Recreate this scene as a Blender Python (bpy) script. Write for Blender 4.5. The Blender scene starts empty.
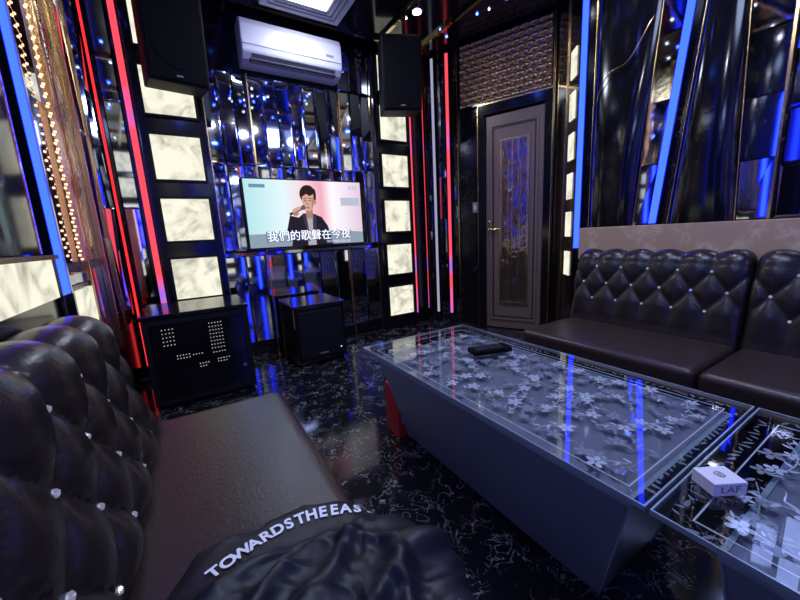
import bpy, bmesh, math, random
from mathutils import Vector, Matrix, noise
random.seed(7)
scene = bpy.context.scene

# ------------------------------------------------------------ materials
def new_mat(name):
    m = bpy.data.materials.new(name); m.use_nodes = True
    nt = m.node_tree; nt.nodes.clear()
    out = nt.nodes.new('ShaderNodeOutputMaterial')
    return m, nt, out
def pbr(name, col, rough=0.5, metal=0.0, emis=None, es=0.0, bump=None, coat=0.0, spec=None):
    m, nt, out = new_mat(name)
    b = nt.nodes.new('ShaderNodeBsdfPrincipled')
    b.inputs['Base Color'].default_value = (*col, 1)
    b.inputs['Roughness'].default_value = rough
    b.inputs['Metallic'].default_value = metal
    b.inputs['Coat Weight'].default_value = coat
    if spec is not None: b.inputs['Specular IOR Level'].default_value = spec
    if emis:
        b.inputs['Emission Color'].default_value = (*emis, 1)
        b.inputs['Emission Strength'].default_value = es
    if bump:
        sc, st, dist = bump
        tc = nt.nodes.new('ShaderNodeTexCoord')
        n = nt.nodes.new('ShaderNodeTexNoise'); n.inputs['Scale'].default_value = sc
        n.inputs['Detail'].default_value = 4
        nt.links.new(tc.outputs['Object'], n.inputs['Vector'])
        bp = nt.nodes.new('ShaderNodeBump'); bp.inputs['Strength'].default_value = st
        bp.inputs['Distance'].default_value = dist
        nt.links.new(n.outputs['Fac'], bp.inputs['Height'])
        nt.links.new(bp.outputs['Normal'], b.inputs['Normal'])
    nt.links.new(b.outputs[0], out.inputs[0])
    return m
def emit(name, col, s):
    m, nt, out = new_mat(name)
    e = nt.nodes.new('ShaderNodeEmission')
    e.inputs[0].default_value = (*col, 1); e.inputs[1].default_value = s
    nt.links.new(e.outputs[0], out.inputs[0]); return m

def vein_factor(nt, scale, width, dist_scale=2.0):
    tc = nt.nodes.new('ShaderNodeTexCoord')
    n1 = nt.nodes.new('ShaderNodeTexNoise'); n1.inputs['Scale'].default_value = scale
    n1.inputs['Detail'].default_value = 6; n1.inputs['Distortion'].default_value = dist_scale
    nt.links.new(tc.outputs['Object'], n1.inputs['Vector'])
    s = nt.nodes.new('ShaderNodeMath'); s.operation = 'SUBTRACT'; s.inputs[1].default_value = 0.5
    nt.links.new(n1.outputs['Fac'], s.inputs[0])
    a = nt.nodes.new('ShaderNodeMath'); a.operation = 'ABSOLUTE'
    nt.links.new(s.outputs[0], a.inputs[0])
    mr = nt.nodes.new('ShaderNodeMapRange'); mr.inputs['From Min'].default_value = 0
    mr.inputs['From Max'].default_value = width
    mr.inputs['To Min'].default_value = 1; mr.inputs['To Max'].default_value = 0
    nt.links.new(a.outputs[0], mr.inputs['Value'])
    return mr.outputs[0], tc
def marble(name, base, vein, scale, width, rough, lo=.48, hi=.62):
    m, nt, out = new_mat(name)
    f, tc = vein_factor(nt, scale, width)
    n2 = nt.nodes.new('ShaderNodeTexNoise'); n2.inputs['Scale'].default_value = scale*0.8
    nt.links.new(tc.outputs['Object'], n2.inputs['Vector'])
    mr = nt.nodes.new('ShaderNodeMapRange'); mr.inputs['From Min'].default_value = lo; mr.inputs['From Max'].default_value = hi
    nt.links.new(n2.outputs['Fac'], mr.inputs['Value'])
    mu = nt.nodes.new('ShaderNodeMath'); mu.operation = 'MULTIPLY'
    nt.links.new(f, mu.inputs[0]); nt.links.new(mr.outputs[0], mu.inputs[1])
    mx = nt.nodes.new('ShaderNodeMix'); mx.data_type = 'RGBA'
    mx.inputs['A'].default_value = (*base, 1); mx.inputs['B'].default_value = (*vein, 1)
    nt.links.new(mu.outputs[0], mx.inputs['Factor'])
    b = nt.nodes.new('ShaderNodeBsdfPrincipled'); b.inputs['Roughness'].default_value = rough
    nt.links.new(mx.outputs['Result'], b.inputs['Base Color'])
    nt.links.new(b.outputs[0], out.inputs[0]); return m
def lit_onyx(name, colA, colB, strength, scale=5, width=.05):
    m, nt, out = new_mat(name)
    f, tc = vein_factor(nt, scale, width, .6)
    n2 = nt.nodes.new('ShaderNodeTexNoise'); n2.inputs['Scale'].default_value = 9; n2.inputs['Detail'].default_value = 5
    nt.links.new(tc.outputs['Object'], n2.inputs['Vector'])
    mr = nt.nodes.new('ShaderNodeMapRange'); mr.inputs['From Min'].default_value = .36; mr.inputs['From Max'].default_value = .68
    mr.inputs['To Min'].default_value = .1
    nt.links.new(n2.outputs['Fac'], mr.inputs['Value'])
    mu = nt.nodes.new('ShaderNodeMath'); mu.operation = 'MULTIPLY'
    nt.links.new(f, mu.inputs[0]); nt.links.new(mr.outputs[0], mu.inputs[1])
    mx = nt.nodes.new('ShaderNodeMix'); mx.data_type = 'RGBA'
    mx.inputs['A'].default_value = (*colA, 1); mx.inputs['B'].default_value = (*colB, 1)
    nt.links.new(mu.outputs[0], mx.inputs['Factor'])
    e = nt.nodes.new('ShaderNodeEmission'); e.inputs[1].default_value = strength
    nt.links.new(mx.outputs['Result'], e.inputs[0])
    nt.links.new(e.outputs[0], out.inputs[0]); return m
def glass_mix(name, tint, rough=0.02, refl=1.0):
    m, nt, out = new_mat(name)
    t = nt.nodes.new('ShaderNodeBsdfTransparent'); t.inputs[0].default_value = (*tint, 1)
    g = nt.nodes.new('ShaderNodeBsdfGlossy'); g.inputs['Roughness'].default_value = rough
    g.inputs[0].default_value = (refl, refl, refl, 1)
    lw_ = nt.nodes.new('ShaderNodeLayerWeight'); lw_.inputs[0].default_value = .28
    ad = nt.nodes.new('ShaderNodeMath'); ad.operation = 'MULTIPLY_ADD'; ad.inputs[1].default_value = .75; ad.inputs[2].default_value = .04
    nt.links.new(lw_.outputs['Fresnel'], ad.inputs[0])
    mx = nt.nodes.new('ShaderNodeMixShader')
    nt.links.new(ad.outputs[0], mx.inputs[0]); nt.links.new(t.outputs[0], mx.inputs[1]); nt.links.new(g.outputs[0], mx.inputs[2])
    nt.links.new(mx.outputs[0], out.inputs[0]); return m
def two_tone_led(name, cA, cB, s):
    m, nt, out = new_mat(name)
    tc = nt.nodes.new('ShaderNodeTexCoord'); sp = nt.nodes.new('ShaderNodeSeparateXYZ')
    nt.links.new(tc.outputs['Object'], sp.inputs[0])
    n = nt.nodes.new('ShaderNodeTexNoise'); n.noise_dimensions = '1D'; n.inputs['Scale'].default_value = 2.2; n.inputs['Detail'].default_value = 1
    nt.links.new(sp.outputs['Z'], n.inputs['W'])
    r = nt.nodes.new('ShaderNodeMapRange'); r.inputs['From Min'].default_value = .54; r.inputs['From Max'].default_value = .70
    nt.links.new(n.outputs['Fac'], r.inputs['Value'])
    mx = nt.nodes.new('ShaderNodeMix'); mx.data_type = 'RGBA'
    mx.inputs['A'].default_value = (*cA, 1); mx.inputs['B'].default_value = (*cB, 1)
    nt.links.new(r.outputs[0], mx.inputs['Factor'])
    e = nt.nodes.new('ShaderNodeEmission'); e.inputs[1].default_value = s
    nt.links.new(mx.outputs['Result'], e.inputs[0]); nt.links.new(e.outputs[0], out.inputs[0]); return m

M = {}
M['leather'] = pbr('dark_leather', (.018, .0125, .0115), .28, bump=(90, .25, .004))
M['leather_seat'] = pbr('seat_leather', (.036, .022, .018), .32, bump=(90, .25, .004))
M['black'] = pbr('black_lacquer', (.006, .006, .008), .12)
M['blackmat'] = pbr('black_matte', (.008, .008, .009), .6, spec=.25)
M['blacksoft'] = pbr('black_gloss_curved', (.004, .004, .006), .12)
M['mirror'] = pbr('mirror', (.68, .72, .82), .04, 1.0)
M['mirror_dark'] = pbr('smoked_mirror', (.34, .36, .48), .06, 1.0)
M['mirror_gold_tint'] = pbr('gold_tinted_mirror', (.62, .50, .28), .16, 1.0, bump=(14, .5, .02))  # plain mirror tinted gold on the left wall; ribs are gold themselves
M['gold'] = pbr('gold_trim', (.80, .55, .22), .22, 1.0)
M['bronze'] = pbr('bronze_embossed', (.42, .28, .16), .28, 1.0)
M['silver'] = pbr('silver_trim', (.7, .7, .75), .2, 1.0)
M['crystal'] = pbr('crystal', (.9, .9, 1), .05, .9, emis=(.8, .8, 1), es=.2)  # slight self-glow put in for the sparkle of the buttons
M['floor'] = marble('black_marble_floor', (.007, .007, .009), (.40, .39, .40), 12.0, .018, .10, .44, .58)
M['ledge'] = marble('beige_marble', (.46, .31, .20), (.62, .47, .34), 9, .12, .3)
M['wallblack'] = marble('black_marble_wall', (.006, .006, .009), (.12, .11, .12), 4, .01, .12)
M['onyx'] = lit_onyx('lit_marble_panel', (.96, .93, .76), (.40, .38, .31), 1.05, 5, .11)
M['ceiling'] = pbr('black_gloss_ceiling', (.010, .010, .014), .12)
M['white_plastic'] = pbr('white_plastic', (.60, .60, .72), .35)
M['greyplastic'] = pbr('grey_plastic', (.25, .25, .28), .4)
M['keygrey'] = pbr('key_grey', (.05, .05, .06), .5)
M['red_led'] = emit('red_led', (1.0, .03, .04), 1.3)
M['pink_led'] = two_tone_led('pink_led', (1.0, .075, .11), (.30, .14, .75), 1.25)
M['white_led'] = emit('white_led', (.50, .50, .72), .7)
M['blue_led'] = emit('blue_led', (.009, .026, 1.0), 10)
M['warm_bulb'] = emit('warm_bulb', (1, .5, .25), 3.5)
M['warm_lamp'] = emit('warm_lamp', (1, .6, .3), 10)
M['cool_bulb'] = emit('cool_bulb', (.65, .78, 1), 14)
M['blue_bulb'] = emit('blue_bulb', (.05, .12, 1), 42)
M['panel_light'] = emit('panel_light', (.85, .9, 1), 3.5)
M['door'] = pbr('door_metal', (.205, .150, .115), .36, .35)
M['door_dark'] = pbr('door_groove', (.05, .038, .03), .4, .5)
M['doorglass'] = pbr('door_glass', (.34, .27, .20), .10, .9, bump=(5, .5, .03))
M['glass'] = glass_mix('table_glass', (.92, .95, .97), .015)
M['glass_edge'] = pbr('glass_edge', (.30, .38, .44), .12, 0.2)
M['frost'] = pbr('frosted_floral_print', (.56, .59, .68), .5)
M['tbl_base'] = pbr('table_base_panel', (.23, .26, .33), .26, .1)
M['tbl_deck'] = pbr('frosted_inner_deck', (.15, .165, .22), .5)
M['jacket'] = pbr('jacket_nylon', (.004, .004, .008), .5, bump=(60, .2, .003))
M['jtext'] = pbr('jacket_print', (.9, .92, .95), .5)
M['paper'] = pbr('paper_white', (.75, .75, .80), .5)
M['ink'] = pbr('ink', (.03, .03, .05), .5)
M['red'] = pbr('red_carton', (.60, .03, .03), .4)

# ------------------------------------------------------------ helpers
def empty(name, loc=(0, 0, 0)):
    e = bpy.data.objects.new(name, None); scene.collection.objects.link(e)
    e.empty_display_size = .1; e.location = loc
    return e
def mk(name, verts, faces, mat, parent=None, smooth=False, recalc=True):
    me = bpy.data.meshes.new(name); me.from_pydata([tuple(v) for v in verts], [], faces)
    if recalc:
        bm = bmesh.new(); bm.from_mesh(me); bmesh.ops.recalc_face_normals(bm, faces=bm.faces)
        bm.to_mesh(me); bm.free()
    o = bpy.data.objects.new(name, me); scene.collection.objects.link(o)
    me.materials.append(mat)
    if smooth:
        for p in me.polygons: p.use_smooth = True
    if parent: o.parent = parent
    return o
class Frame:
    def __init__(s, O, A, N):
        s.O = Vector((O[0], O[1], 0)); s.A = Vector((A[0], A[1], 0)).normalized(); s.N = Vector((N[0], N[1], 0)).normalized()
    def p(s, a, d, z): return s.O + s.A*a + s.N*d + Vector((0, 0, z))
W0 = Frame((0, 0), (1, 0), (0, 1))   # world: a=x, d=y
BACK = Frame((-.42, 3.42), (1, 0), (0, -1))
LEFT = Frame((-.42, 3.42), (0, -1), (1, 0))
RIGHT = Frame((2.65, 1.62), (0, -1), (-1, 0))
DOORW = Frame((2.457, 3.42), (.419, -.908), (-.908, -.419))
RET = Frame((3.05, 2.13), (-.40, -.51), (-.51, .40))
REAR = Frame((-.42, -1.7), (1, 0), (0, 1))
BF = [(0,1,2,3),(4,5,6,7),(0,1,5,4),(1,2,6,5),(2,3,7,6),(3,0,4,7)]
def fbox(name, F, a0, a1, d0, d1, z0, z1, mat, parent=None, bevel=0, seg=2, taper=None):
    vs = [F.p(a0,d0,z0),F.p(a1,d0,z0),F.p(a1,d1,z0),F.p(a0,d1,z0),F.p(a0,d0,z1),F.p(a1,d0,z1),F.p(a1,d1,z1),F.p(a0,d1,z1)]
    o = mk(name, vs, BF, mat, parent)
    if bevel:
        md = o.modifiers.new('bevel', 'BEVEL'); md.width = bevel; md.segments = seg
    return o
def box(name, x0, x1, y0, y1, z0, z1, mat, parent=None, bevel=0, seg=2):
    return fbox(name, W0, x0, x1, y0, y1, z0, z1, mat, parent, bevel, seg)
def multi_box(name, F, lst, mat, parent=None):
    vs, fs = [], []
    for (a0,a1,d0,d1,z0,z1) in lst:
        k = len(vs)
        vs += [F.p(a0,d0,z0),F.p(a1,d0,z0),F.p(a1,d1,z0),F.p(a0,d1,z0),F.p(a0,d0,z1),F.p(a1,d0,z1),F.p(a1,d1,z1),F.p(a0,d1,z1)]
        fs += [tuple(i+k for i in f) for f in BF]
    return mk(name, vs, fs, mat, parent)
def blobs(name, pts, r, mat, parent=None, sub=1):
    bm = bmesh.new()
    for p in pts:
        bmesh.ops.create_icosphere(bm, subdivisions=sub, radius=r, matrix=Matrix.Translation(Vector(p)))
    me = bpy.data.meshes.new(name); bm.to_mesh(me); bm.free(); me.materials.append(mat)
    o = bpy.data.objects.new(name, me); scene.collection.objects.link(o)
    if parent: o.parent = parent
    return o
def cyl(name, p, r, h, mat, parent=None, axis='Z', seg=32, r2=None):
    bm = bmesh.new()
    rot = {'Z': Matrix(), 'Y': Matrix.Rotation(math.pi/2, 4, 'X'), 'X': Matrix.Rotation(math.pi/2, 4, 'Y')}[axis]
    bmesh.ops.create_cone(bm, cap_ends=True, segments=seg, radius1=r, radius2=r if r2 is None else r2, depth=h, matrix=Matrix.Translation(Vector(p)) @ rot)
    me = bpy.data.meshes.new(name); bm.to_mesh(me); bm.free(); me.materials.append(mat)
    o = bpy.data.objects.new(name, me); scene.collection.objects.link(o)
    if parent: o.parent = parent
    return o
def tube(name, pts, r, mat, parent=None, cyclic=False):
    cu = bpy.data.curves.new(name, 'CURVE'); cu.dimensions = '3D'; cu.bevel_depth = r; cu.bevel_resolution = 3
    sp = cu.splines.new('POLY'); sp.points.add(len(pts)-1)
    for i, p in enumerate(pts): sp.points[i].co = (*p, 1)
    sp.use_cyclic_u = cyclic
    o = bpy.data.objects.new(name, cu); scene.collection.objects.link(o); cu.materials.append(mat)
    if parent: o.parent = parent
    return o
def mirror_strips(name, F, a0, a1, z0, z1, n, mat, parent=None, d=.005, rows=1, tilt=.03, bev=.008, th=.012):
    vs, fs = [], []
    w = (a1-a0)/n; hh = (z1-z0)/rows
    for i in range(n):
        for j in range(rows):
            x0 = a0+i*w+.001; x1 = a0+(i+1)*w-.001; b0 = z0+j*hh+.001; b1 = z0+(j+1)*hh-.001
            tx = random.uniform(-tilt, tilt)*w; tz = random.uniform(-tilt, tilt)*min(hh, .4)*.4
            k = len(vs)
            for (x, z) in ((x0,b0),(x1,b0),(x1,b1),(x0,b1)): vs.append(F.p(x, d, z))
            for (x, z, sx, sz) in ((x0+bev,b0+bev,-1,-1),(x1-bev,b0+bev,1,-1),(x1-bev,b1-bev,1,1),(x0+bev,b1-bev,-1,1)):
                vs.append(F.p(x, d+th+tx*sx+tz*sz, z))
            fs += [(k+4,k+5,k+6,k+7),(k,k+1,k+5,k+4),(k+1,k+2,k+6,k+5),(k+2,k+3,k+7,k+6),(k+3,k,k+4,k+7)]
    return mk(name, vs, fs, mat, parent)
def text_mesh(s, size, extrude=0.0, offset=0.0):
    cu = bpy.data.curves.new('t', 'FONT'); cu.body = s; cu.size = size; cu.extrude = extrude; cu.align_x = 'CENTER'; cu.align_y = 'CENTER'
    cu.offset = offset
    o = bpy.data.objects.new('t', cu); scene.collection.objects.link(o)
    bpy.context.view_layer.update()
    dg = bpy.context.evaluated_depsgraph_get()
    me = bpy.data.meshes.new_from_object(o.evaluated_get(dg))
    vs = [v.co.copy() for v in me.vertices]; fs = [tuple(p.vertices) for p in me.polygons]
    bpy.data.objects.remove(o); bpy.data.meshes.remove(me)
    return vs, fs

# ------------------------------------------------------------ room shell
CZ = 2.92
box('floor', -.55, 3.35, -1.85, 3.6, -.05, 0, M['floor'])
box('ceiling', -.55, 3.35, -1.85, 3.6, CZ, CZ+.05, M['ceiling'])
fbox('wall_back', BACK, -.1, 2.88, -.1, 0, 0, CZ, M['wallblack'])
fbox('wall_left', LEFT, 0, 5.12, -.1, 0, 0, CZ, M['wallblack'])
fbox('wall_right', RIGHT, 0, 3.32, -.1, 0, 0, CZ, M['wallblack'])
fbox('wall_door_side', DOORW, 0, 1.421, -.1, 0, 0, CZ, M['wallblack'])
fbox('wall_return', RET, 0, .648, -.1, 0, 0, CZ, M['wallblack'])
fbox('wall_rear', REAR, 0, 3.07, -.1, 0, 0, CZ, M['wallblack'])

# ---- back wall mirror cladding
cl = empty('mirror_wall_cladding')
mirror_strips('mirror_strips_upper', BACK, .70, 2.24, .98, 2.46, 13, M['mirror'], cl, rows=2, tilt=.09, bev=.012)
mirror_strips('mirror_strips_top', BACK, 1.90, 2.24, 2.47, 2.88, 3, M['mirror'], cl, rows=1, tilt=.09, bev=.012)
mirror_strips('mirror_strips_lower', BACK, .70, 2.24, .12, .94, 9, M['mirror'], cl, rows=1, tilt=.06, bev=.012)
fbox('dado_rail', BACK, .70, 2.24, 0, .035, .94, .965, M['mirror_dark'], cl)
for i, a in enumerate((.70, 1.055, 1.885, 2.225)):
    fbox('gold_strip_%d' % i, BACK, a, a+.012, .0, .035, .0, 2.46, M['gold'], cl)
fbox('skirting', BACK, .70, 2.24, 0, .03, 0, .12, M['black'], cl)

# ---- lit marble columns
def column(name, F, a0, a1, zs, w, h, depth=.09):
    e = empty(name)
    fbox('pillar_body', F, a0, a1, 0.0, depth, 0, CZ-.005, M['black'], e, .004)
    c = (a0+a1)/2
    lst = []
    for i, z in enumerate(zs):
        fbox('lit_panel_%d' % i, F, c-w/2, c+w/2, depth+.001, depth+.012, z-h/2, z+h/2, M['onyx'], e, .003)
        t = .018
        lst += [(c-w/2-t, c-w/2, depth, depth+.022, z-h/2-t, z+h/2+t), (c+w/2, c+w/2+t, depth, depth+.022, z-h/2-t, z+h/2+t),
                (c-w/2, c+w/2, depth, depth+.022, z-h/2-t, z-h/2), (c-w/2, c+w/2, depth, depth+.022, z+h/2, z+h/2+t)]
    multi_box('panel_frames', F, lst, M['blackmat'], e)
    return e
zs = [.32, .79, 1.26, 1.73, 2.20, 2.66]
column('lit_marble_column', BACK, .25, .70, zs, .33, .325)
column('lit_marble_column', BACK, 2.24, 2.67, zs, .32, .325)

def led(name, F, a, z0, z1, w, mat, d=.03, slant=0.0, base=True):
    e = empty(name)
    vs = []
    for (z, s) in ((z0, 0), (z1, slant)):
        for (x, dd) in ((a-w/2+s, 0.0), (a+w/2+s, 0.0), (a+w/2+s, d), (a-w/2+s, d)): vs.append(F.p(x, dd, z))
    mk('channel', vs, [(0,1,2,3),(4,5,6,7),(0,1,5,4),(1,2,6,5),(3,0,4,7),(2,3,7,6)], M['black'], e)
    vs = []
    for (z, s) in ((z0+.005, 0), (z1-.005, slant)):
        for (x, dd) in ((a-w*.36+s, d), (a+w*.36+s, d), (a+w*.36+s, d+.012), (a-w*.36+s, d+.012)): vs.append(F.p(x, dd, z))
    mk('diffuser', vs, [(0,1,2,3),(4,5,6,7),(0,1,5,4),(1,2,6,5),(3,0,4,7),(2,3,7,6)], mat, e)
    return e
led('red_led_strip', BACK, .212, .3, 2.9, .055, M['pink_led'])
led('red_led_strip', BACK, .03, .1, 2.9, .020, M['red_led'], d=.02)
led('red_led_strip', BACK, 2.705, .12, 2.88, .04, M['pink_led'])
led('white_led_strip', DOORW, .184, .12, 2.88, .035, M['white_led'])
led('red_led_strip', DOORW, .357, .12, 2.88, .04, M['pink_led'])
st = empty('fluted_wall_strips')
multi_box('flutes', DOORW, [(a, a+.03, 0, .025, 0.0, 2.9) for a in (.04, .10, .24, .29, .42)], M['mirror'], st)
multi_box('flutes_gold', DOORW, [(.46, .472, 0, .03, 0, 2.9), (.075, .08, 0, .03, 0, 2.9)], M['gold'], st)

cm = empty('corner_mirror_panel')
mirror_strips('mirror', BACK, .06, .17, .6, 2.88, 1, M['mirror'], cm, rows=3)

# ---- door
D0, D1 = .78, 1.345
dr = empty('door_1')
fbox('door_leaf', DOORW, D0, D1, .01, .045, .01, 2.17, M['door'], dr, .004)
def rect_frame(F, a0, a1, z0, z1, t, d0, d1):
    return [(a0, a0+t, d0, d1, z0, z1), (a1-t, a1, d0, d1, z0, z1), (a0+t, a1-t, d0, d1, z0, z0+t), (a0+t, a1-t, d0, d1, z1-t, z1)]
multi_box('outer_molding', DOORW, rect_frame(DOORW, D0+.05, D1-.05, .1, 2.08, .02, .045, .058), M['door'], dr)
multi_box('groove', DOORW, rect_frame(DOORW, D0+.075, D1-.075, .13, 2.05, .012, .044, .048), M['door_dark'], dr)
multi_box('glass_bead', DOORW, rect_frame(DOORW, D0+.15, D1-.13, .28, 1.93, .022, .045, .066), M['gold'], dr)
fbox('door_glass', DOORW, D0+.17, D1-.15, .046, .052, .30, 1.91, M['doorglass'], dr)
multi_box('glass_lattice', DOORW, [(D0+.27, D0+.275, .052, .058, .3, 1.91), (D0+.33, D0+.335, .052, .058, .3, 1.91)] + rect_frame(DOORW, D0+.23, D1-.21, .5, 1.7, .006, .052, .058), M['gold'], dr)
fbox('handle_plate', DOORW, D0+.03, D0+.065, .045, .055, .95, 1.15, M['gold'], dr, .003)
fbox('handle_lever', DOORW, D0+.04, D0+.15, .085, .1, 1.05, 1.07, M['gold'], dr, .005)
fbox('handle_stem', DOORW, D0+.04, D0+.055, .055, .09, 1.05, 1.07, M['gold'], dr)
df = empty('trim_1')
multi_box('door_casing', DOORW, [(D0-.07, D0-.005, 0, .08, 0, 2.27), (D1+.005, D1+.07, 0, .08, 0, 2.27), (D0-.005, D1+.005, 0, .08, 2.18, 2.27)], M['black'], df)
multi_box('casing_gold_line', DOORW, [(D0-.075, D0-.068, 0, .085, 0, 2.28), (D1+.068, D1+.074, 0, .085, 0, 2.9), (D0-.075, D1+.07, 0, .085, 2.27, 2.285)], M['gold'], df)
# embossed transom
vs, fs = [], []
na, nz = 200, 130
for j in range(nz+1):
    for i in range(na+1):
        a = .50+(1.40-.50)*i/na; z = 2.31+(2.88-2.31)*j/nz
        p = a/.082; q = z/.056
        row = math.floor(q); pp = p+(.5 if row % 2 else 0)
        fx = pp-math.floor(pp)-.5; fz = q-row-.5
        hgt = max(0, 1-(fx*fx*4+fz*fz*4))
        vs.append(DOORW.p(a, .02+.020*math.sqrt(hgt), z))
for j in range(nz):
    for i in range(na):
        k = j*(na+1)+i; fs.append((k, k+1, k+na+2, k+na+1))
tp = empty('embossed_metal_panel')
mk('scales', vs, fs, M['bronze'], tp, True)
multi_box('edge', DOORW, rect_frame(DOORW, .49, 1.41, 2.295, 2.895, .015, 0, .04), M['black'], tp)
# switch
sw = empty('light_switch')
fbox('plate', DOORW, .62, .68, 0, .012, 1.25, 1.36, M['greyplastic'], sw, .003)
fbox('rocker', DOORW, .635, .665, .012, .018, 1.28, 1.33, M['white_plastic'], sw, .002)

# ---- return pillar with slim lit panels
rp = empty('slim_lit_column')
fbox('pillar_body', RET, .02, .62, 0, .02, 0, CZ-.005, M['black'], rp)
for i, z in enumerate((.75, 1.07, 1.37, 1.67, 1.97, 2.27)):
    fbox('lit_panel_%d' % i, RET, .45, .56, .02, .03, z-.10, z+.10, M['onyx'], rp, .003)
fbox('gold_edge', RET, .03, .045, .02, .03, 0, 2.9, M['gold'], rp)
fbox('gold_edge_b', RET, .36, .37, .02, .03, 0, 2.9, M['gold'], rp)

# ---- right wall features
led('blue_led_strip', RIGHT, .025, .88, 2.88, .05, M['blue_led'], d=.05)
led('blue_led_strip', RIGHT, .53, 1.04, 2.9, .05, M['blue_led'], d=.04, slant=.165)
def convex(name, F, b0, b1, t0, t1, z0, z1, bulge, mat, parent, n=36, m=30, wave=.0):
    vs, fs = [], []
    for j in range(m+1):
        v = j/m
        for i in range(n+1):
            u = i/n
            lo = b0+(t0-b0)*v; hi = b1+(t1-b1)*v
            s = u*2-1
            d = .003+bulge*max(0, 1-abs(s)**3.4)**.6*(1+wave*math.sin(v*7))
            vs.append(F.p(lo+(hi-lo)*u, d, z0+(z1-z0)*v))
    for j in range(m):
        for i in range(n):
            k = j*(n+1)+i; fs.append((k, k+1, k+n+2, k+n+1))
    return mk(name, vs, fs, mat, parent, True)
def gold_curve(F, pts, parent, name='gold_curve', r=.004):
    tube(name, [F.p(*p) for p in pts], r, M['gold'], parent)
cp = empty('curved_black_wall_panel')
convex('panel', RIGHT, .09, .40, .08, .52, 1.04, 2.9, .05, M['blacksoft'], cp, wave=.35)
gold_curve(RIGHT, [(.12+.33*t, .030+.045*math.sin(math.pi*t)**.5, 1.9+.35*t+.05*math.sin(t*7)) for t in [i/20 for i in range(21)]], cp)
gold_curve(RIGHT, [(.09-.01*t, .012, 1.04+1.86*t) for t in (0, 1)], cp, 'edge_a')
gold_curve(RIGHT, [(.40+.12*t, .012, 1.04+1.86*t) for t in (0, 1)], cp, 'edge_b')
mw = empty('right_mirror_panels')
def slant_mirror(name, F, b0, b1, t0, t1, z0, z1, rows, mat, parent, d=.02):
    vs, fs = [], []
    for j in range(rows):
        v0 = j/rows+.002; v1 = (j+1)/rows-.002; k = len(vs)
        tx = random.uniform(-.006, .006); tz = random.uniform(-.005, .005)
        for (v, e, sz) in ((v0, 0, -1), (v0, 1, -1), (v1, 1, 1), (v1, 0, 1)):
            a = (b0+(t0-b0)*v) if e == 0 else (b1+(t1-b1)*v)
            vs.append(F.p(a, d+tx*(e*2-1)+tz*sz, z0+(z1-z0)*v))
        fs.append((k, k+1, k+2, k+3))
    return mk(name, vs, fs, mat, parent)
slant_mirror('mirror_a', RIGHT, .41, .50, .53, .665, 1.04, 2.9, 5, M['mirror'], mw)
cp2 = empty('curved_black_wall_panel')
convex('panel', RIGHT, .60, .92, .75, .86, 1.04, 2.9, .05, M['blacksoft'], cp2, wave=.3)
gold_curve(RIGHT, [(.60+.15*t, .012, 1.04+1.86*t) for t in (0, 1)], cp2, 'edge_a')
gold_curve(RIGHT, [(.92-.06*t, .012, 1.04+1.86*t) for t in (0, 1)], cp2, 'edge_b')
slant_mirror('mirror_b', RIGHT, .93, 1.05, .87, 1.05, 1.04, 2.9, 6, M['mirror'], mw)
mirror_strips('mirror_c', RIGHT, 1.07, 1.50, 1.04, 2.9, 4, M['mirror_dark'], mw, rows=7, tilt=.08, bev=.012)
multi_box('mirror_gold_bars', RIGHT, [(1.052, 1.064, 0, .03, 1.04, 2.9), (1.505, 1.517, 0, .03, 1.04, 2.9)], M['gold'], mw)
convex('panel_c', RIGHT, 1.53, 1.95, 1.6, 1.88, 1.04, 2.9, .05, M['blacksoft'], mw)
mirror_strips('mirror_d', RIGHT, 2.05, 3.3, 1.04, 2.9, 8, M['mirror_dark'], mw, rows=3)
lg = empty('marble_wall_ledge')
fbox('ledge_slab', RIGHT, .05, 3.3, 0, .06, .80, 1.035, M['ledge'], lg, .004)

# ---- left wall features
lw = empty('left_mirror_panels')
mirror_strips('mirror_a', LEFT, .10, .62, .55, 2.88, 4, M['mirror'], lw, rows=3, tilt=.09)
mirror_strips('mirror_gold_tint', LEFT, .95, 1.32, 1.0, 2.88, 2, M['mirror_gold_tint'], lw, rows=1)  # gold reflection put into the mirror's own tint
mirror_strips('mirror_b', LEFT, .66, .92, .55, 2.88, 2, M['mirror'], lw, rows=4, tilt=.09)
mirror_strips('mirror_lower', LEFT, .95, 1.70, .1, .97, 4, M['mirror_dark'], lw, rows=1)
multi_box('gold_bars', LEFT, [(.635, .65, 0, .035, .5, 2.9), (.925, .945, 0, .04, .5, 2.9), (1.33, 1.35, 0, .04, .5, 2.9), (1.68, 1.695, 0, .04, .9, 2.9)], M['gold'], lw)
mirror_strips('mirror_c', LEFT, 1.36, 1.66, 1.0, 2.88, 2, M['mirror'], lw, rows=3, tilt=.06)
led('blue_led_strip', LEFT, 1.74, .9, 2.88, .05, M['blue_led'], d=.03)
fs_ = empty('fairy_light_string')
pts = []
for i in range(110):
    z = 1.02+i*.0168
    pts.append(LEFT.p(1.48+(.012 if i % 2 else -.012)+.008*math.sin(i*.35), .045, z))
blobs('bulbs', pts, .0055, M['warm_bulb'], fs_)
tube('wire', pts, .0015, M['gold'], fs_)
lp = empty('curved_black_wall_panel')
convex('panel', LEFT, 1.86, 2.28, 1.80, 2.35, 1.05, 2.9, .05, M['blacksoft'], lp)
ll = empty('backlit_wall_ledge')
fbox('lit_slab', LEFT, 1.80, 2.6, 0, .03, .90, 1.03, M['onyx'], ll)
fbox('ledge_cap', LEFT, 1.78, 4.9, 0, .045, 1.03, 1.045, M['gold'], ll)
l2 = empty('backlit_side_panel')
fbox('lit_slab', LEFT, 1.40, 1.62, .03, .045, .74, .90, M['onyx'], l2)
fbox('slab_backing', LEFT, 1.38, 1.64, 0, .03, .70, .92, M['black'], l2)
led('blue_led_strip', LEFT, 2.45, 1.05, 2.88, .05, M['blue_led'], d=.03)
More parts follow.
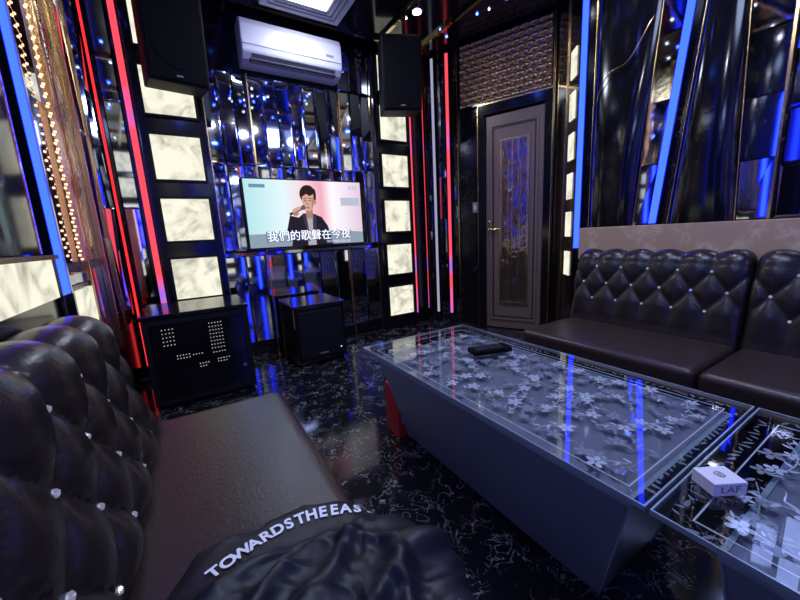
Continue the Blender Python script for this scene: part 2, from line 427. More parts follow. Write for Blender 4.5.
led('blue_led_strip', LEFT, 3.6, 1.05, 2.88, .05, M['blue_led'], d=.03)
mirror_strips('mirror_far', LEFT, 2.6, 3.5, 1.05, 2.88, 6, M['mirror'], lw, rows=2)
mirror_strips('mirror_far_b', LEFT, 3.7, 4.9, 1.05, 2.88, 7, M['mirror'], lw, rows=2)

# ---- rear wall (seen only in reflections; lit columns and LEDs added for the mirrors)
column('lit_marble_column', REAR, .15, .60, zs, .34, .34)
column('lit_marble_column', REAR, 2.4, 2.85, zs, .34, .34)
led('blue_led_strip', REAR, .72, .1, 2.88, .06, M['blue_led'])
led('blue_led_strip', REAR, 2.28, .1, 2.88, .06, M['blue_led'])
led('blue_led_strip', REAR, 1.15, .1, 2.88, .06, M['blue_led'])
led('red_led_strip', REAR, 1.5, .1, 2.88, .05, M['pink_led'])
led('blue_led_strip', REAR, 1.9, .1, 2.88, .06, M['blue_led'])
rm = empty('rear_mirror_panels')
mirror_strips('mirror', REAR, .78, 1.10, .1, 2.88, 3, M['mirror'], rm, rows=2)
mirror_strips('mirror_c', REAR, 1.20, 1.45, .1, 2.88, 2, M['mirror'], rm, rows=2)
mirror_strips('mirror_b', REAR, 1.56, 1.85, .1, 2.88, 3, M['mirror_gold_tint'], rm, rows=2)
mirror_strips('mirror_d', REAR, 1.95, 2.22, .1, 2.88, 3, M['mirror'], rm, rows=2)

# ------------------------------------------------------------ ceiling fittings
cf = empty('ceiling_light_panel')
X0, X1, Y0, Y1 = .75, 1.40, 2.50, 3.13
box('tray', X0, X1, Y0, Y1, CZ-.05, CZ, M['white_plastic'], cf, .006)
box('diffuser', X0+.16, X1-.16, Y0+.16, Y1-.16, CZ-.056, CZ-.05, M['panel_light'], cf)
lst = []
for k in (.05, .09, .13):
    lst += [(a0, a1, z0, z1, d0, d1) for (a0, a1, d0, d1, z0, z1) in rect_frame(None, X0+k, X1-k, Y0+k, Y1-k, .012, CZ-.056, CZ-.05)]
multi_box('louver_rings', W0, lst, M['greyplastic'], cf)
cf_fill = empty('ceiling_light_panel')  # unseen panel added to house the fill light over the tables
box('tray', .70, 1.80, -.35, .85, CZ-.05, CZ, M['white_plastic'], cf_fill, .006)
box('diffuser', .75, 1.75, -.30, .80, CZ-.056, CZ-.05, emit('blue_fill_panel', (.35, .46, 1), 1.0), cf_fill)
ct = empty('trim_2')
multi_box('ceiling_ribs', W0, [(-.40, 2.45, y, y+.03, CZ-.03, CZ) for y in (3.2, 2.2, 1.4, .95, -.6)] + [(x, x+.03, -1.68, 3.38, CZ-.028, CZ) for x in (-.1, .5, 1.85, 2.3)], M['mirror_gold_tint'], ct)
def downlight(x, y, mat):
    e = empty('ceiling_downlight')
    cyl('bezel', (x, y, CZ-.008), .055, .016, M['silver'], e)
    cyl('lamp', (x, y, CZ-.019), .036, .006, mat, e, seg=20)
for (x, y, c) in [(.2, 2.75, 'cool_bulb'), (1.95, 2.7, 'cool_bulb'), (.15, 1.75, 'blue_bulb'), (1.0, 1.8, 'blue_bulb'), (2.0, 1.75, 'warm_lamp'),
                  (2.5, 2.2, 'blue_bulb'), (2.0, 1.1, 'cool_bulb'), (.2, 1.05, 'cool_bulb'), (2.05, .2, 'blue_bulb'), (.2, .2, 'blue_bulb'), (1.1, -.9, 'cool_bulb'), (2.1, -.9, 'warm_lamp'), (.1,-.9,'warm_lamp')]:
    downlight(x, y, M[c])
sl = empty('ceiling_star_lights')
rs_ = random.Random(5)
allp = [(rs_.uniform(-.3, 2.5), rs_.uniform(-1.6, 3.1), CZ-.006) for _ in range(110)]
allp = [p for p in allp if not (.65 < p[0] < 1.85 and (2.4 < p[1] or -.4 < p[1] < .9))]
blobs('star_bulbs_blue', allp[::2], .012, emit('star_blue', (.05, .12, 1), 14), sl)
blobs('star_bulbs_white', allp[1::2], .009, emit('star_white', (.7, .8, 1), 8), sl)

# ------------------------------------------------------------ air conditioner
ac = empty('air_conditioner')
prof = [(0, 0), (.10, -.005), (.17, .015), (.215, .06), (.225, .12), (.222, .25), (.20, .30), (.15, .32), (0, .32)]
aF = Frame((.60, 3.42), (1, 0), (0, -1))
vs, fs = [], []
for a in (0, .85):
    for (d, z) in prof: vs.append(aF.p(a, d+.001, 2.50+z))
n = len(prof)
fs = [tuple(range(n)), tuple(range(n, 2*n))] + [(i, (i+1) % n, (i+1) % n+n, i+n) for i in range(n)]
o = mk('housing', vs, fs, M['white_plastic'], ac); md = o.modifiers.new('b', 'BEVEL'); md.width = .012; md.segments = 3; md.limit_method = 'ANGLE'
fbox('louver_slot', aF, .06, .79, .135, .19, 2.506, 2.522, M['blackmat'], ac)
for k in range(2):
    vs = [aF.p(a, d, z) for a in (.07, .78) for (d, z) in ((.15+.03*k, 2.497+.014*k), (.205+.02*k, 2.512+.03*k), (.207+.02*k, 2.516+.03*k), (.152+.03*k, 2.501+.014*k))]
    mk('vane_%d' % k, vs, [(0,1,2,3),(4,5,6,7),(0,1,5,4),(1,2,6,5),(2,3,7,6),(3,0,4,7)], M['greyplastic'], ac)
fbox('panel_seam', aF, .0, .85, .2215, .2275, 2.605, 2.609, M['greyplastic'], ac)
fbox('display', aF, .70, .77, .2235, .2275, 2.64, 2.66, M['greyplastic'], ac)

# ------------------------------------------------------------ wall speakers
GR = pbr('speaker_grille', (.004, .004, .005), .75, bump=(300, .8, .003), spec=.12)
SPK = pbr('speaker_cabinet_black', (.005, .005, .006), .6, spec=.15)
def wall_speaker(x, y, z, w, h, d, ang, tiltx):
    e = empty('wall_speaker', (x, y, z))
    vs = [(-w/2, d/2, 0), (w/2, d/2, 0), (w/2, -d/2, 0), (-w/2, -d/2, 0), (-w/2, d/2, h), (w/2, d/2, h), (w/2, -d/2, h), (-w/2, -d/2, h)]
    o = mk('cabinet', vs, BF, SPK, e); md = o.modifiers.new('b', 'BEVEL'); md.width = .01; md.segments = 2
    box('grille', -w/2+.015, w/2-.015, -d/2-.012, -d/2, .015, h-.015, GR, e, .005)
    cyl('woofer_ring', (0, -d/2-.009, h*.36), w*.38, .010, GR, e, 'Y')
    cyl('tweeter', (0, -d/2-.009, h*.78), w*.18, .010, GR, e, 'Y')
    box('badge', -.02, .02, -d/2-.015, -d/2-.011, h*.06, h*.075, M['greyplastic'], e)
    box('bracket', -.03, .03, d/2, d/2+.07, h*.4, h*.6, M['blackmat'], e)
    e.rotation_euler = (tiltx, 0, ang)
    return e
wall_speaker(.115, 3.10, 2.16, .37, .64, .26, math.radians(8), math.radians(6))
wall_speaker(1.93, 3.0, 2.19, .36, .60, .28, math.radians(-22), math.radians(6))

# ------------------------------------------------------------ TV
tv = empty('television')
TX0, TX1, TZ0, TZ1, TY = .485, 1.615, .985, 1.610, 3.33
box('tv_body', TX0, TX1, TY, TY+.045, TZ0, TZ1, M['blackmat'], tv, .004)
box('wall_bracket', .9, 1.2, TY+.045, 3.40, 1.15, 1.45, M['blackmat'], tv)
box('bezel_bottom', TX0, TX1, TY-.006, TY, TZ0, TZ0+.015, M['black'], tv)
def grad_screen():
    m, nt, out = new_mat('tv_picture')
    tc = nt.nodes.new('ShaderNodeTexCoord'); sp = nt.nodes.new('ShaderNodeSeparateXYZ')
    nt.links.new(tc.outputs['Generated'], sp.inputs[0])
    r = nt.nodes.new('ShaderNodeValToRGB')
    els = r.color_ramp.elements
    els[0].position = 0; els[0].color = (.40, .68, .72, 1)
    els[1].position = 1; els[1].color = (.66, .50, .62, 1)
    for p_, c_ in ((.30, (.66, .80, .84, 1)), (.45, (.80, .60, .64, 1)), (.62, (.76, .36, .45, 1)), (.72, (.85, .82, .88, 1))):
        e_ = els.new(p_); e_.color = c_
    nt.links.new(sp.outputs['X'], r.inputs[0])
    e = nt.nodes.new('ShaderNodeEmission'); e.inputs[1].default_value = 1.2
    nt.links.new(r.outputs[0], e.inputs[0]); nt.links.new(e.outputs[0], out.inputs[0]); return m
sx0, sx1, sz0, sz1 = TX0+.012, TX1-.012, TZ0+.018, TZ1-.012
box('screen', sx0, sx1, TY-.003, TY, sz0, sz1, grad_screen(), tv)
def tvpoly(name, pts, col, s=1.0, lay=1):
    y = TY-.003-.0008*lay
    vs = [(sx0+(sx1-sx0)*u, y, sz0+(sz1-sz0)*v) for u, v in pts]
    mk(name, vs, [tuple(range(len(vs)))], emit('tvc_'+name, col, s), tv)
def ell(cx, cy, rx, ry, n=24): return [(cx+rx*math.cos(2*math.pi*i/n), cy+ry*math.sin(2*math.pi*i/n)) for i in range(n)]
HC = (.03, .015, .02); SK = (.68, .40, .32); SKS = (.48, .25, .20)
tvpoly('pic_stage', [(.0, 0), (1, 0), (1, .18), (.75, .22), (.0, .2)], (.35, .45, .55), .8, 1)
tvpoly('pic_jacket', [(.33, 0), (.35, .22), (.385, .40), (.45, .50), (.53, .50), (.61, .44), (.66, .30), (.70, 0)], (.02, .015, .03), 1, 2)
tvpoly('pic_shirt', [(.47, .0), (.475, .47), (.53, .46), (.545, .0)], (.55, .52, .6), .8, 3)
tvpoly('pic_lapel_a', [(.44, .49), (.475, .48), (.49, .15), (.46, .28)], (.05, .04, .07), 1, 4)
tvpoly('pic_lapel_b', [(.53, .47), (.56, .49), (.56, .28), (.52, .15)], (.05, .04, .07), 1, 4)
tvpoly('pic_neck', [(.475, .42), (.475, .6), (.535, .6), (.535, .42)], SKS, .9, 4)
tvpoly('pic_hair', ell(.505, .79, .072, .145), HC, 1, 3)
tvpoly('pic_ear', ell(.562, .67, .010, .035), SKS, 1, 4)
tvpoly('pic_face', [(.452, .78), (.450, .68), (.458, .60), (.478, .545), (.500, .525), (.522, .545), (.545, .61), (.555, .69), (.553, .80), (.50, .86)], SK, 1, 5)
tvpoly('pic_cheek_shade', [(.53, .56), (.545, .61), (.555, .69), (.553, .78), (.54, .74), (.53, .65)], SKS, 1, 6)
tvpoly('pic_fringe', [(.438, .74), (.436, .84), (.47, .92), (.53, .93), (.572, .86), (.573, .70), (.556, .74), (.55, .80), (.52, .765), (.49, .80), (.46, .765)], HC, 1, 7)
tvpoly('pic_brow_l', [(.462, .728), (.487, .738), (.487, .728), (.462, .718)], HC, 1, 8)
tvpoly('pic_brow_r', [(.505, .738), (.535, .73), (.535, .72), (.505, .728)], HC, 1, 8)
tvpoly('pic_eye_l', [(.464, .695), (.484, .705), (.486, .692), (.466, .686)], HC, 1, 8)
tvpoly('pic_eye_r', [(.507, .705), (.530, .698), (.528, .686), (.507, .692)], HC, 1, 8)
tvpoly('pic_nose', [(.490, .70), (.484, .635), (.498, .628), (.503, .64)], SKS, 1, 8)
tvpoly('pic_mouth', [(.477, .592), (.498, .598), (.515, .59), (.498, .572)], (.35, .10, .10), 1, 8)
tvpoly('pic_mic', [(.33, .50), (.445, .60), (.455, .565), (.34, .465)], (.05, .05, .06), 1, 9)
tvpoly('pic_mic_head', ell(.455, .59, .020, .038), (.12, .12, .14), 1, 10)
tvpoly('pic_sleeve', [(.29, .18), (.335, .47), (.405, .44), (.43, .2)], (.02, .015, .03), 1, 7)
for i in range(4): tvpoly('pic_finger_%d' % i, ell(.372+.016*i, .545+.012*i, .011, .03), SK, 1, 10+i % 2)
tvpoly('pic_hand', ell(.385, .505, .028, .045), SKS, 1, 9)
tvpoly('pic_band', [(.80, .75), (.98, .75), (.98, .62), (.80, .62)], (.50, .55, .68), 1, 1)
tvpoly('pic_logo', [(.04, .88), (.16, .88), (.16, .93), (.04, .93)], (.15, .3, .45), 1, 2)
def tvtext(name, s, size, u, v, col, lay, st=1.0, sq=1.0, off=0):
    vs, fs = text_mesh(s, size, 0, off)
    y = TY-.003-.0008*lay
    cx = sx0+(sx1-sx0)*u; cz = sz0+(sz1-sz0)*v
    mk(name, [(cx+p.x*sq, y, cz+p.y) for p in vs], fs, emit('tvt_'+name, col, st), tv)
tvtext('lyric_shadow', '我們的歌聲在今夜', .104, .50, .145, (.05, .1, .35), 12, off=.004)
tvtext('lyric', '我們的歌聲在今夜', .102, .5, .15, (1, 1, 1), 14, 1.4)
tvtext('lyric_small', 'WO MEN DE GE', .035, .75, .04, (.9, .9, 1), 14, 1.0)
tvtext('watermark', 'KTV', .05, .92, .9, (.2, .4, .7), 14, 1.0)

# ------------------------------------------------------------ cabinet + subwoofer
cb = empty('karaoke_amplifier_cabinet')
cx0, cx1, cy0, cy1, ch = -.30, .31, 2.61, 3.14, .635
box('carcass', cx0, cx1, cy0+.01, cy1, .03, ch-.03, M['black'], cb, .004)
box('plinth', cx0+.02, cx1-.02, cy0+.03, cy1-.02, 0, .03, M['blackmat'], cb)
box('top_slab', cx0-.01, cx1+.01, cy0-.01, cy1+.01, ch-.03, ch, M['black'], cb, .006)
multi_box('door_frame', W0, [(a0, a1, d0, d1, z0, z1) for (a0, a1, d0, d1, z0, z1) in rect_frame(None, cx0, cx1, .035, ch-.035, .03, cy0-.006, cy0+.01)], M['blackmat'], cb)
box('smoked_glass_door', cx0+.03, cx1-.03, cy0-.001, cy0+.01, .065, ch-.065, M['black'], cb)
IND = emit('indicator', (.9, .88, .8), .9)
dots = []
for i in range(4):
    for j in range(5): dots.append((-.20+i*.019, cy0-.003, .43+j*.026))
for i in range(5):
    for j in range(8): dots.append((.065+i*.018, cy0-.003, .36+j*.025))
rr = random.Random(2)
for (c0_, z_, n_) in ((-.14, .35, 5), (-.14, .33, 5), (-.05, .34, 4), (.07, .33, 5), (.09, .28, 5), (.09, .26, 4), (-.02, .27, 4), (-.02, .25, 3)):
    for i in range(n_): dots.append((c0_+i*.017, cy0-.003, z_))
blobs('indicator_dots', dots, .0032, IND, cb)
cyl('knob', (.25, cy0-.008, .2), .012, .014, M['silver'], cb, 'Y')
cyl('door_hinge_dot', (-.24, cy0-.008, .12), .006, .006, M['silver'], cb, 'Y')

sb = empty('subwoofer')
bx0, bx1, by0, by1, bh = .67, 1.11, 2.78, 3.28, .51
box('cabinet', bx0, bx1, by0, by1, .02, bh, M['black'], sb, .012, 3)
box('top_plate', bx0-.006, bx1+.006, by0-.006, by1+.006, bh, bh+.016, pbr('sub_top', (.03, .03, .05), .1), sb, .004)
box('grille', bx0+.03, bx1-.03, by0-.01, by0, .07, bh-.04, M['blackmat'], sb, .006)
cyl('driver_ring', ((bx0+bx1)/2, by0-.010, .27), .16, .006, M['blackmat'], sb, 'Y', 40)
for i, (x, y) in enumerate(((bx0+.04, by0+.04), (bx1-.04, by0+.04), (bx0+.04, by1-.04), (bx1-.04, by1-.04))):
    cyl('foot_%d' % i, (x, y, .01), .018, .02, M['blackmat'], sb)
blobs('status_led', [(bx1-.06, by0-.012, .12)], .004, emit('status', (.1, .4, 1), 8), sb)
box('logo_bar', .85, .93, by0-.013, by0-.009, .09, .105, M['silver'], sb)

# ------------------------------------------------------------ sofas
def tufted_back(name, F, length, D, zb, zt, parent, spc=.2, row=.105, rows=3, amp=.028, br=.0105, zs0=0., zs1=0.):
    raw = [(0, zb), (-.02*D/.24, zb+.12), (-.055*D/.24, zb+.26), (-.085*D/.24, zt-.075)]
    c = (-.15*D/.24, zt-.065); r = .065
    for k in range(0, 9):
        an = math.pi*k/8
        raw.append((c[0]+r*math.cos(an), c[1]+r*math.sin(an)))
    raw += [(-.22*D/.24, zt-.2), (-.22*D/.24, zb)]
    P = [Vector((a, b)) for a, b in raw]
    cum = [0]
    for i in range(1, len(P)): cum.append(cum[-1]+(P[i]-P[i-1]).length)
    T = cum[-1]
    def at(t):
        t = max(0, min(T, t))
        for i in range(1, len(P)):
            if t <= cum[i]+1e-9:
                f = (t-cum[i-1])/max(1e-9, cum[i]-cum[i-1]); return P[i-1].lerp(P[i], f)
        return P[-1]
    def nrm(t):
        a = at(t-.012); b = at(t+.012); d = (b-a).normalized(); return Vector((d.y, -d.x))
    def zmap(s, z):
        k = (zs0+(zs1-zs0)*min(1, s/1.2))
        return z+k*max(0, (z-zb)/(zt-zb))
    front = cum[3]
    n = max(20, int(length/.0085)); m = 90
    qt = front-.02
    ncell = max(1, round(length/spc)); a_ = length/ncell/2
    vs, fs = [], []
    def disp(s, t):
        q = (qt-t)/row
        q = max(0, min(rows-1, q))
        p = s/a_
        v = abs(math.sin(math.pi*(p+q)/2)*math.sin(math.pi*(p-q)/2))
        return v**.42
    for j in range(m+1):
        t = T*j/m
        b = at(t); nn = nrm(t)
        for i in range(n+1):
            s = length*i/n
            fade = 1.0
            if t > front+.16: fade = max(0, 1-(t-front-.16)/.08)
            if t < qt-row*(rows-1): fade = max(.15, 1-(qt-row*(rows-1)-t)/.14)
            h = amp*disp(s, t)*fade
            e = min(s, length-s); er = .05
            if e < er: h -= .035*(1-math.sqrt(max(0, 1-(1-e/er)**2)))
            d = b+nn*h
            vs.append(F.p(s, max(d.x, -.225*D/.24), zmap(s, d.y)))
    for j in range(m):
        for i in range(n):
            k = j*(n+1)+i; fs.append((k, k+1, k+n+2, k+n+1))
    fs.append(tuple(j*(n+1) for j in range(m+1))); fs.append(tuple(j*(n+1)+n for j in range(m+1)))
    fs.append(tuple([0, n, m*(n+1)+n, m*(n+1)]))
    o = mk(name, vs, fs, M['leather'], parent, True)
    for q in (-1, -2, -3): o.data.polygons[q].use_smooth = False
    pts = []
    for rI in range(rows):
        t = qt-rI*row
        b = at(t)+nrm(t)*.005
        for k in range(0, 2*ncell+1):
            if (k+rI) % 2 == 0:
                s = k*a_
                if .04 < s < length-.04: pts.append(F.p(s, b.x, zmap(s, b.y)))
    blobs(name+'_crystal_buttons', pts, br, M['crystal'], parent)
def cushion(name, x0, x1, y0, y1, z0, z1, parent, puff=.012, r=.04):
    bm = bmesh.new()
    bmesh.ops.create_cube(bm, size=1)
    bmesh.ops.scale(bm, vec=(x1-x0, y1-y0, z1-z0), verts=bm.verts)
    bmesh.ops.translate(bm, vec=((x0+x1)/2, (y0+y1)/2, (z0+z1)/2), verts=bm.verts)
    bmesh.ops.bevel(bm, geom=bm.edges[:], offset=r, segments=5, profile=.6, affect='EDGES')
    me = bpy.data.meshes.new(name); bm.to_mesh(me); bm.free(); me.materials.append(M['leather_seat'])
    for p in me.polygons: p.use_smooth = True
    o = bpy.data.objects.new(name, me); scene.collection.objects.link(o); o.parent = parent
    o.modifiers.new('wn', 'WEIGHTED_NORMAL')
    return o
rs = empty('tufted_leather_sofa')
mods = [(1.48, .55), (.545, -.40), (-.405, -1.35)]
for i, (ya, yb) in enumerate(mods):
    F = Frame((2.33, ya), (0, -1), (-1, 0))
    tufted_back('backrest_%d' % i, F, ya-yb, .27, .34, .865, rs, spc=.165, row=.11, rows=3, amp=.024, br=.0085)
    cushion('seat_cushion_%d' % i, 1.82, 2.36, yb+.003, ya-.003, .24, .40, rs)
box('plinth_front', 1.86, 2.56, -1.33, 1.46, 0.0, .245, M['blackmat'], rs)
lsf = empty('tufted_leather_sofa')
mods = [(1.51, -.02), (-.025, -1.5)]
for i, (ya, yb) in enumerate(mods):
    F = Frame((-.185, ya), (0, -1), (1, 0))
    tufted_back('backrest_%d' % i, F, ya-yb, .235, .34, .875, lsf, spc=.215, row=.12, rows=4, amp=.034, br=.0095, zs0=(-.05 if i == 0 else .01), zs1=.01)
cushion('seat_cushion_0', -.20, .28, .022, 1.55, .23, .40, lsf, r=.05)
cushion('seat_cushion_1', -.20, .28, -1.5, .018, .23, .40, lsf, r=.05)
box('plinth_front', -.40, .24, -1.48, 1.50, 0.0, .235, M['blackmat'], lsf)

# ------------------------------------------------------------ glass tables
def flower(cx, cy, r, rot, vs, fs, z):
    for k in range(5):
        a0 = rot+k*2*math.pi/5
        ring = []
        for j in range(10):
            t = 2*math.pi*j/10
            px = r*.55+r*.45*math.cos(t); py = r*.27*math.sin(t)*(1+.2*math.cos(t))
            x = cx+px*math.cos(a0)-py*math.sin(a0); y = cy+px*math.sin(a0)+py*math.cos(a0)
            ring.append(len(vs)); vs.append((x, y, z))
        fs.append(tuple(ring))
def leaf(cx, cy, L, rot, vs, fs, z):
    ring = []
    for j in range(12):
        t = 2*math.pi*j/12
        px = L/2*math.cos(t); py = L*.16*math.sin(t)*(1-.4*math.cos(t))
        ring.append(len(vs)); vs.append((cx+px*math.cos(rot)-py*math.sin(rot), cy+px*math.sin(rot)+py*math.cos(rot), z))
    fs.append(tuple(ring))
def stem(pts, w, vs, fs, z):
    prev = None
    for i in range(len(pts)-1):
        (xa, ya), (xb, yb) = pts[i], pts[i+1]
        L = math.hypot(xb-xa, yb-ya) or 1; nx, ny = -(yb-ya)/L*w, (xb-xa)/L*w
        k = len(vs); vs += [(xa+nx, ya+ny, z), (xa-nx, ya-ny, z), (xb-nx, yb-ny, z), (xb+nx, yb+ny, z)]
        fs.append((k, k+1, k+2, k+3))
def table(x0, x1, y0, y1, seed):
    rnd = random.Random(seed)
    e = empty('glass_coffee_table')
    zt = .50
    mk('glass_top', [(x0, y0, zt), (x1, y0, zt), (x1, y1, zt), (x0, y1, zt)], [(0, 1, 2, 3)], M['glass'], e, recalc=False)
    multi_box('glass_edge_band', W0, [(a0, a1, z0, z1, d0, d1) for (a0, a1, d0, d1, z0, z1) in rect_frame(None, x0-.001, x1+.001, y0-.001, y1+.001, .004, zt-.011, zt+.0005)], M['glass_edge'], e)
    ix0, ix1, iy0, iy1 = x0+.05, x1-.05, y0+.05, y1-.05
    zz = zt-.012
    for nm, mat, cols, rows_, off in (('floral_print', M['frost'], 4, 8, 0), ('floral_print_faint', pbr('frost_faint', (.27, .29, .36), .5), 5, 10, .5)):
        vs, fs = [], []; nfl = 0
        for ci in range(cols):
            for ri in range(rows_):
                cx = ix0+(ix1-ix0)*(ci+.5+rnd.uniform(-.3, .3))/cols; cy = iy0+(iy1-iy0)*(ri+.5+rnd.uniform(-.3, .3))/rows_
                ang = rnd.uniform(0, 6.28); bend = rnd.uniform(-.7, .7)
                line = []
                for s in range(9):
                    d = (s-4)*.024
                    aa = ang+bend*d*12
                    x = cx+d*math.cos(aa); y = cy+d*math.sin(aa)
                    if not (ix0+.025 < x < ix1-.025 and iy0+.025 < y < iy1-.025): continue
                    line.append((x, y))
                    nfl += 1
                    zz2 = zz-.000004*nfl-(.002 if off else 0)
                    sd = 1 if s % 2 else -1
                    ox, oy = -math.sin(aa)*.010*sd, math.cos(aa)*.010*sd
                    if s % 4 == 1: flower(x+ox, y+oy, rnd.uniform(.015, .026), rnd.uniform(0, 6), vs, fs, zz2)
                    else: leaf(x+ox, y+oy, rnd.uniform(.014, .026), aa+.8*sd, vs, fs, zz2)
                if len(line) > 1: stem(line, .0012, vs, fs, zz-.0016-(.002 if off else 0))
        mk(nm, vs, fs, mat, e)
    multi_box('print_border', W0, [(a0, a1, z0, z1, d0, d1) for (a0, a1, d0, d1, z0, z1) in rect_frame(None, ix0, ix1, iy0, iy1, .003, zz-.001, zz)], M['frost'], e)
    vs, fs = [], []
    y = iy0
    while y < iy1:
        for xx in (x0+.026, x1-.026): leaf(xx+rnd.uniform(-.006, .006), y, rnd.uniform(.014, .028), rnd.uniform(0, 3), vs, fs, zz)
        y += .022
    x = ix0
    while x < ix1:
        for yy in (y0+.026, y1-.026): leaf(x, yy+rnd.uniform(-.006, .006), rnd.uniform(.014, .028), rnd.uniform(0, 3), vs, fs, zz)
        x += .022
    mk('sprig_border', vs, fs, pbr('sprig_print', (.17, .19, .24), .5), e)
    tx0, tx1, ty0, ty1 = x0+.035, x1-.04, y0+.04, y1-.10
    box('deck', tx0, tx1, ty0, ty1, .455, .468, M['tbl_deck'], e)
    bx0_, bx1_, by0_, by1_ = x0+.175, x1-.17, y0+.16, y1-.13
    vs = [(bx0_, by0_, 0), (bx1_, by0_, 0), (bx1_, by1_, 0), (bx0_, by1_, 0), (tx0, ty0, .455), (tx1, ty0, .455), (tx1, ty1, .455), (tx0, ty1, .455)]
    o = mk('tapered_base', vs, BF, M['tbl_base'], e); md = o.modifiers.new('b', 'BEVEL'); md.width = .005; md.segments = 2
    multi_box('rim_trim', W0, [(a0, a1, z0, z1, d0, d1) for (a0, a1, d0, d1, z0, z1) in rect_frame(None, tx0-.004, tx1+.004, ty0-.004, ty1+.004, .01, .452, .472)], M['glass_edge'], e)
    for i, (x, y) in enumerate(((tx0+.05, ty0+.05), (tx1-.05, ty0+.05), (tx1-.05, ty1-.05), (tx0+.05, ty1-.05))):
        cyl('glass_spacer_%d' % i, (x, y, .478), .016, .022, M['silver'], e)
    for i, (c0, c1) in enumerate(((0, 4), (1, 5), (2, 6), (3, 7))):
        tube('corner_bead_%d' % i, [vs[c0], vs[c1]], .003, M['glass_edge'], e)
    return e
table(.70, 1.365, .265, 1.54, 3)
table(.70, 1.365, -1.02, .255, 9)

rc = empty('drink_carton')
box('carton_body', .82, .98, 1.43, 1.56, 0, .28, M['red'], rc, .004)
box('label', .84, .93, 1.4285, 1.4295, .08, .2, M['paper'], rc)
box('flap', .82, .98, 1.49, 1.50, .28, .282, M['paper'], rc)

ph = empty('remote_control')
RC = pbr('remote_black', (.003, .003, .004), .7, spec=.08)
pF = Frame((1.13, 1.09), (.95, -.30), (.30, .95))
fbox('body', pF, -.095, .095, -.038, .038, .5015, .524, RC, ph, .006, 3)
lst = []
for i in range(7):
    for j in range(3): lst.append((-.07+i*.019, -.060+i*.019, -.022+j*.016, -.014+j*.016, .524, .526))
multi_box('buttons', pF, lst, M['keygrey'], ph)
bxE = empty('playing_card_box')
qF = Frame((.875, .205), (.86, -.50), (.50, .86))
fbox('carton', qF, -.034, .034, -.026, .026, .5015, .530, M['paper'], bxE, .0015)
tx_, tf_ = text_mesh('LAF', .026)
mk('printed_name', [qF.p(p.x, -.0265, .515+p.y*.8) for p in tx_], tf_, M['ink'], bxE)
fbox('lid_seam', qF, -.0345, .0345, -.0265, .0265, .5245, .5250, M['greyplastic'], bxE)
cyl('emblem', (qF.p(0, 0, .5305)), .010, .001, M['silver'], bxE)

# ------------------------------------------------------------ jacket
jk = empty('jacket')
JC = (.065, .43)
def jr(th):
    c, s = math.cos(th), math.sin(th)
    ex = .275 if c > 0 else .23
    ey = .325 if s > 0 else .30
    p = 2.3
    r = 1/((abs(c)/ex)**p+(abs(s)/ey)**p)**(1/p)
    return r*(1+.04*math.sin(3*th+1)+.03*math.sin(7*th)+.018*math.sin(13*th+2))
def ridge(x0, y0, x1, y1, w, h, x, y):
    dx, dy = x1-x0, y1-y0; L2 = dx*dx+dy*dy
    t = max(0, min(1, ((x-x0)*dx+(y-y0)*dy)/L2))
    d = math.hypot(x-x0-t*dx, y-y0-t*dy)
    return h*math.exp(-(d/w)**2)*(.5+.5*math.sin(math.pi*min(1, max(0, .15+.7*t))))
RG = [(-.12, .52, .06, .60, .022, .022), (-.10, .42, .14, .57, .020, .026), (.02, .40, .24, .58, .018, .024), (.12, .36, .30, .50, .020, .028),
      (-.05, .30, .10, .44, .025, .022), (.16, .60, .31, .44, .016, .018), (-.14, .60, -.06, .40, .018, .016), (.20, .30, .26, .52, .016, .018)]
def jh(x, y):
    wx = x+.025*noise.noise(Vector((x*8, y*8, 7))); wy = y+.025*noise.noise(Vector((x*8, y*8, 17)))
    h = .058+.028*math.exp(-((x-.06)**2+(y-.50)**2)/.03)
    h += .016*noise.noise(Vector((x*6, y*6, 2.3)))
    m = 1-math.exp(-((y-.645)/.055)**4)*(1 if -.1 < x < .35 else .5)
    for r_ in RG: h += ridge(*r_, wx, wy)*m
    rd2 = 1-abs(noise.noise(Vector((wx*13+9, wy*17+4, 1))))*3
    h += .010*max(0, rd2)*m
    h += .003*noise.noise(Vector((x*45, y*45, 3)))*m
    return h
def jpt(px, py, h):
    E = .27
    if px > E:
        ov = px-E; R = .05; an = min(ov/R, math.pi/2)
        extra = max(0, ov-R*math.pi/2)
        return Vector((E+(R+h)*math.sin(an), py, .40-R+(R+h)*math.cos(an)-extra))
    return Vector((px, py, .40+h))
vs, fs = [], []
NT, NR = 260, 120
for j in range(NR+1):
    rho = j/NR
    for i in range(NT):
        th = 2*math.pi*i/NT; r = jr(th)*rho
        x = JC[0]+r*math.cos(th); y = JC[1]+r*math.sin(th)
        k = min(1, (1-rho)/.22); k = math.sqrt(max(0, 1-(1-k)**2))
        vs.append(jpt(x, y, .004+jh(x, y)*k))
for j in range(NR):
    for i in range(NT):
        a = j*NT+i; b = j*NT+(i+1) % NT
        fs.append((a, b, b+NT, a+NT))
mk('jacket_cloth', vs, fs, M['jacket'], jk, True)
def jtop(x, y):
    dx, dy = x-JC[0], y-JC[1]; th = math.atan2(dy, dx); rho = math.hypot(dx, dy)/jr(th)
    k = min(1, (1-rho)/.22); k = math.sqrt(max(0, 1-(1-max(0, k))**2))
    return jpt(x, y, .004+jh(x, y)*k+.003)
txt = 'TOWARDSTHEEAST'
allv, allf = [], []
nC = len(txt)
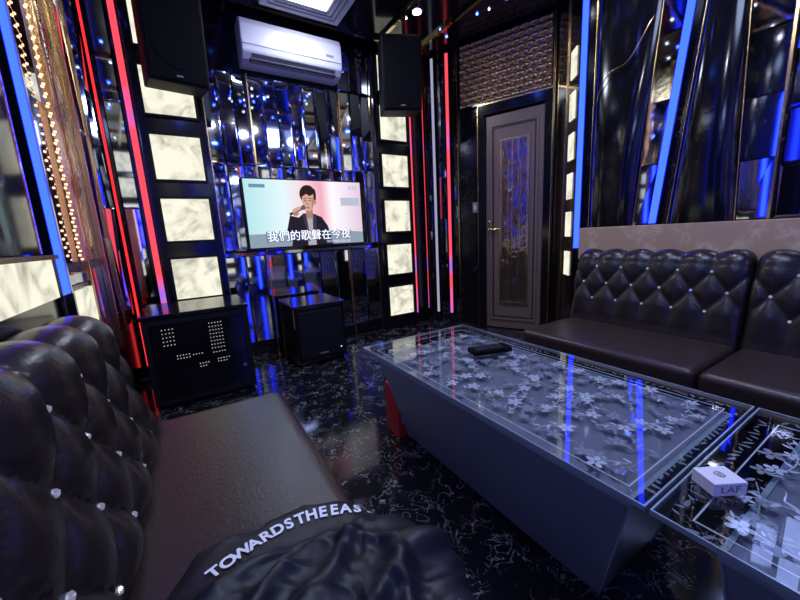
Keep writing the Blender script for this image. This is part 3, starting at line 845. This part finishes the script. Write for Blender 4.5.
for i, chx in enumerate(txt):
    vs_, fs_2 = text_mesh(chx, .041, 0, .0014)
    bm = bmesh.new(); bv = [bm.verts.new(v) for v in vs_]
    for f in fs_2:
        try: bm.faces.new([bv[q] for q in f])
        except Exception: pass
    bmesh.ops.triangulate(bm, faces=bm.faces)
    bmesh.ops.subdivide_edges(bm, edges=[e_ for e_ in bm.edges if e_.calc_length() > .008], cuts=3, use_grid_fill=True)
    bm.verts.index_update()
    t = i/(nC-1)
    cx = -.036+.302*t; cy = .622+.038*math.sin(math.pi*min(1, t*1.02))
    ang = math.atan2(.038*math.pi*math.cos(math.pi*t), .32)
    k0 = len(allv)
    for v in bm.verts:
        x = cx+v.co.x*math.cos(ang)*.82-v.co.y*math.sin(ang); y = cy+v.co.x*math.sin(ang)+v.co.y*math.cos(ang)
        allv.append(jtop(x, y))
    for f in bm.faces: allf.append(tuple(v.index+k0 for v in f.verts))
    bm.free()
mk('print_lettering', allv, allf, M['jtext'], jk)

# ------------------------------------------------------------ lights
def area(name, loc, size, power, col, rot=(0, 0, 0)):
    l = bpy.data.lights.new(name, 'AREA'); l.energy = power; l.color = col; l.size = size; l.shape = 'DISK'
    o = bpy.data.objects.new(name, l); scene.collection.objects.link(o); o.location = loc; o.rotation_euler = rot
    return o
area('panel_lamp_light', (1.08, 2.76, CZ-.07), .35, 14, (.80, .86, 1))
area('table_fill_light', (1.25, .25, CZ-.07), 1.0, 30, (.50, .62, 1))  # bluish fill added above the tables to lift the room's base level
area('seat_lamp_light', (.2, 1.05, CZ-.04), .12, 7, (.85, .85, 1))
area('side_lamp_light', (2.0, 1.1, CZ-.04), .12, 10, (.92, .86, 1))

w = bpy.data.worlds.new('world'); scene.world = w; w.use_nodes = True
w.node_tree.nodes['Background'].inputs[0].default_value = (.02, .03, .10, 1)
w.node_tree.nodes['Background'].inputs[1].default_value = .3

# ------------------------------------------------------------ camera
Zc = Vector((-.0507, .9815, .184)).normalized()
Yc = Vector((-.5254, .1305, -.8408)); Yc = (Yc-Zc*Yc.dot(Zc)).normalized()
Xc = Yc.cross(Zc).normalized()
R = Matrix((Xc, Yc, Zc))
cam = bpy.data.cameras.new('camera'); cam.lens = 15.5; cam.sensor_width = 36; cam.clip_start = .02
co = bpy.data.objects.new('camera', cam); scene.collection.objects.link(co)
co.matrix_world = Matrix.Translation((0, 0, 1.05)) @ R.to_4x4()
scene.camera = co
try:
    scene.view_settings.view_transform = 'Standard'
except Exception: pass
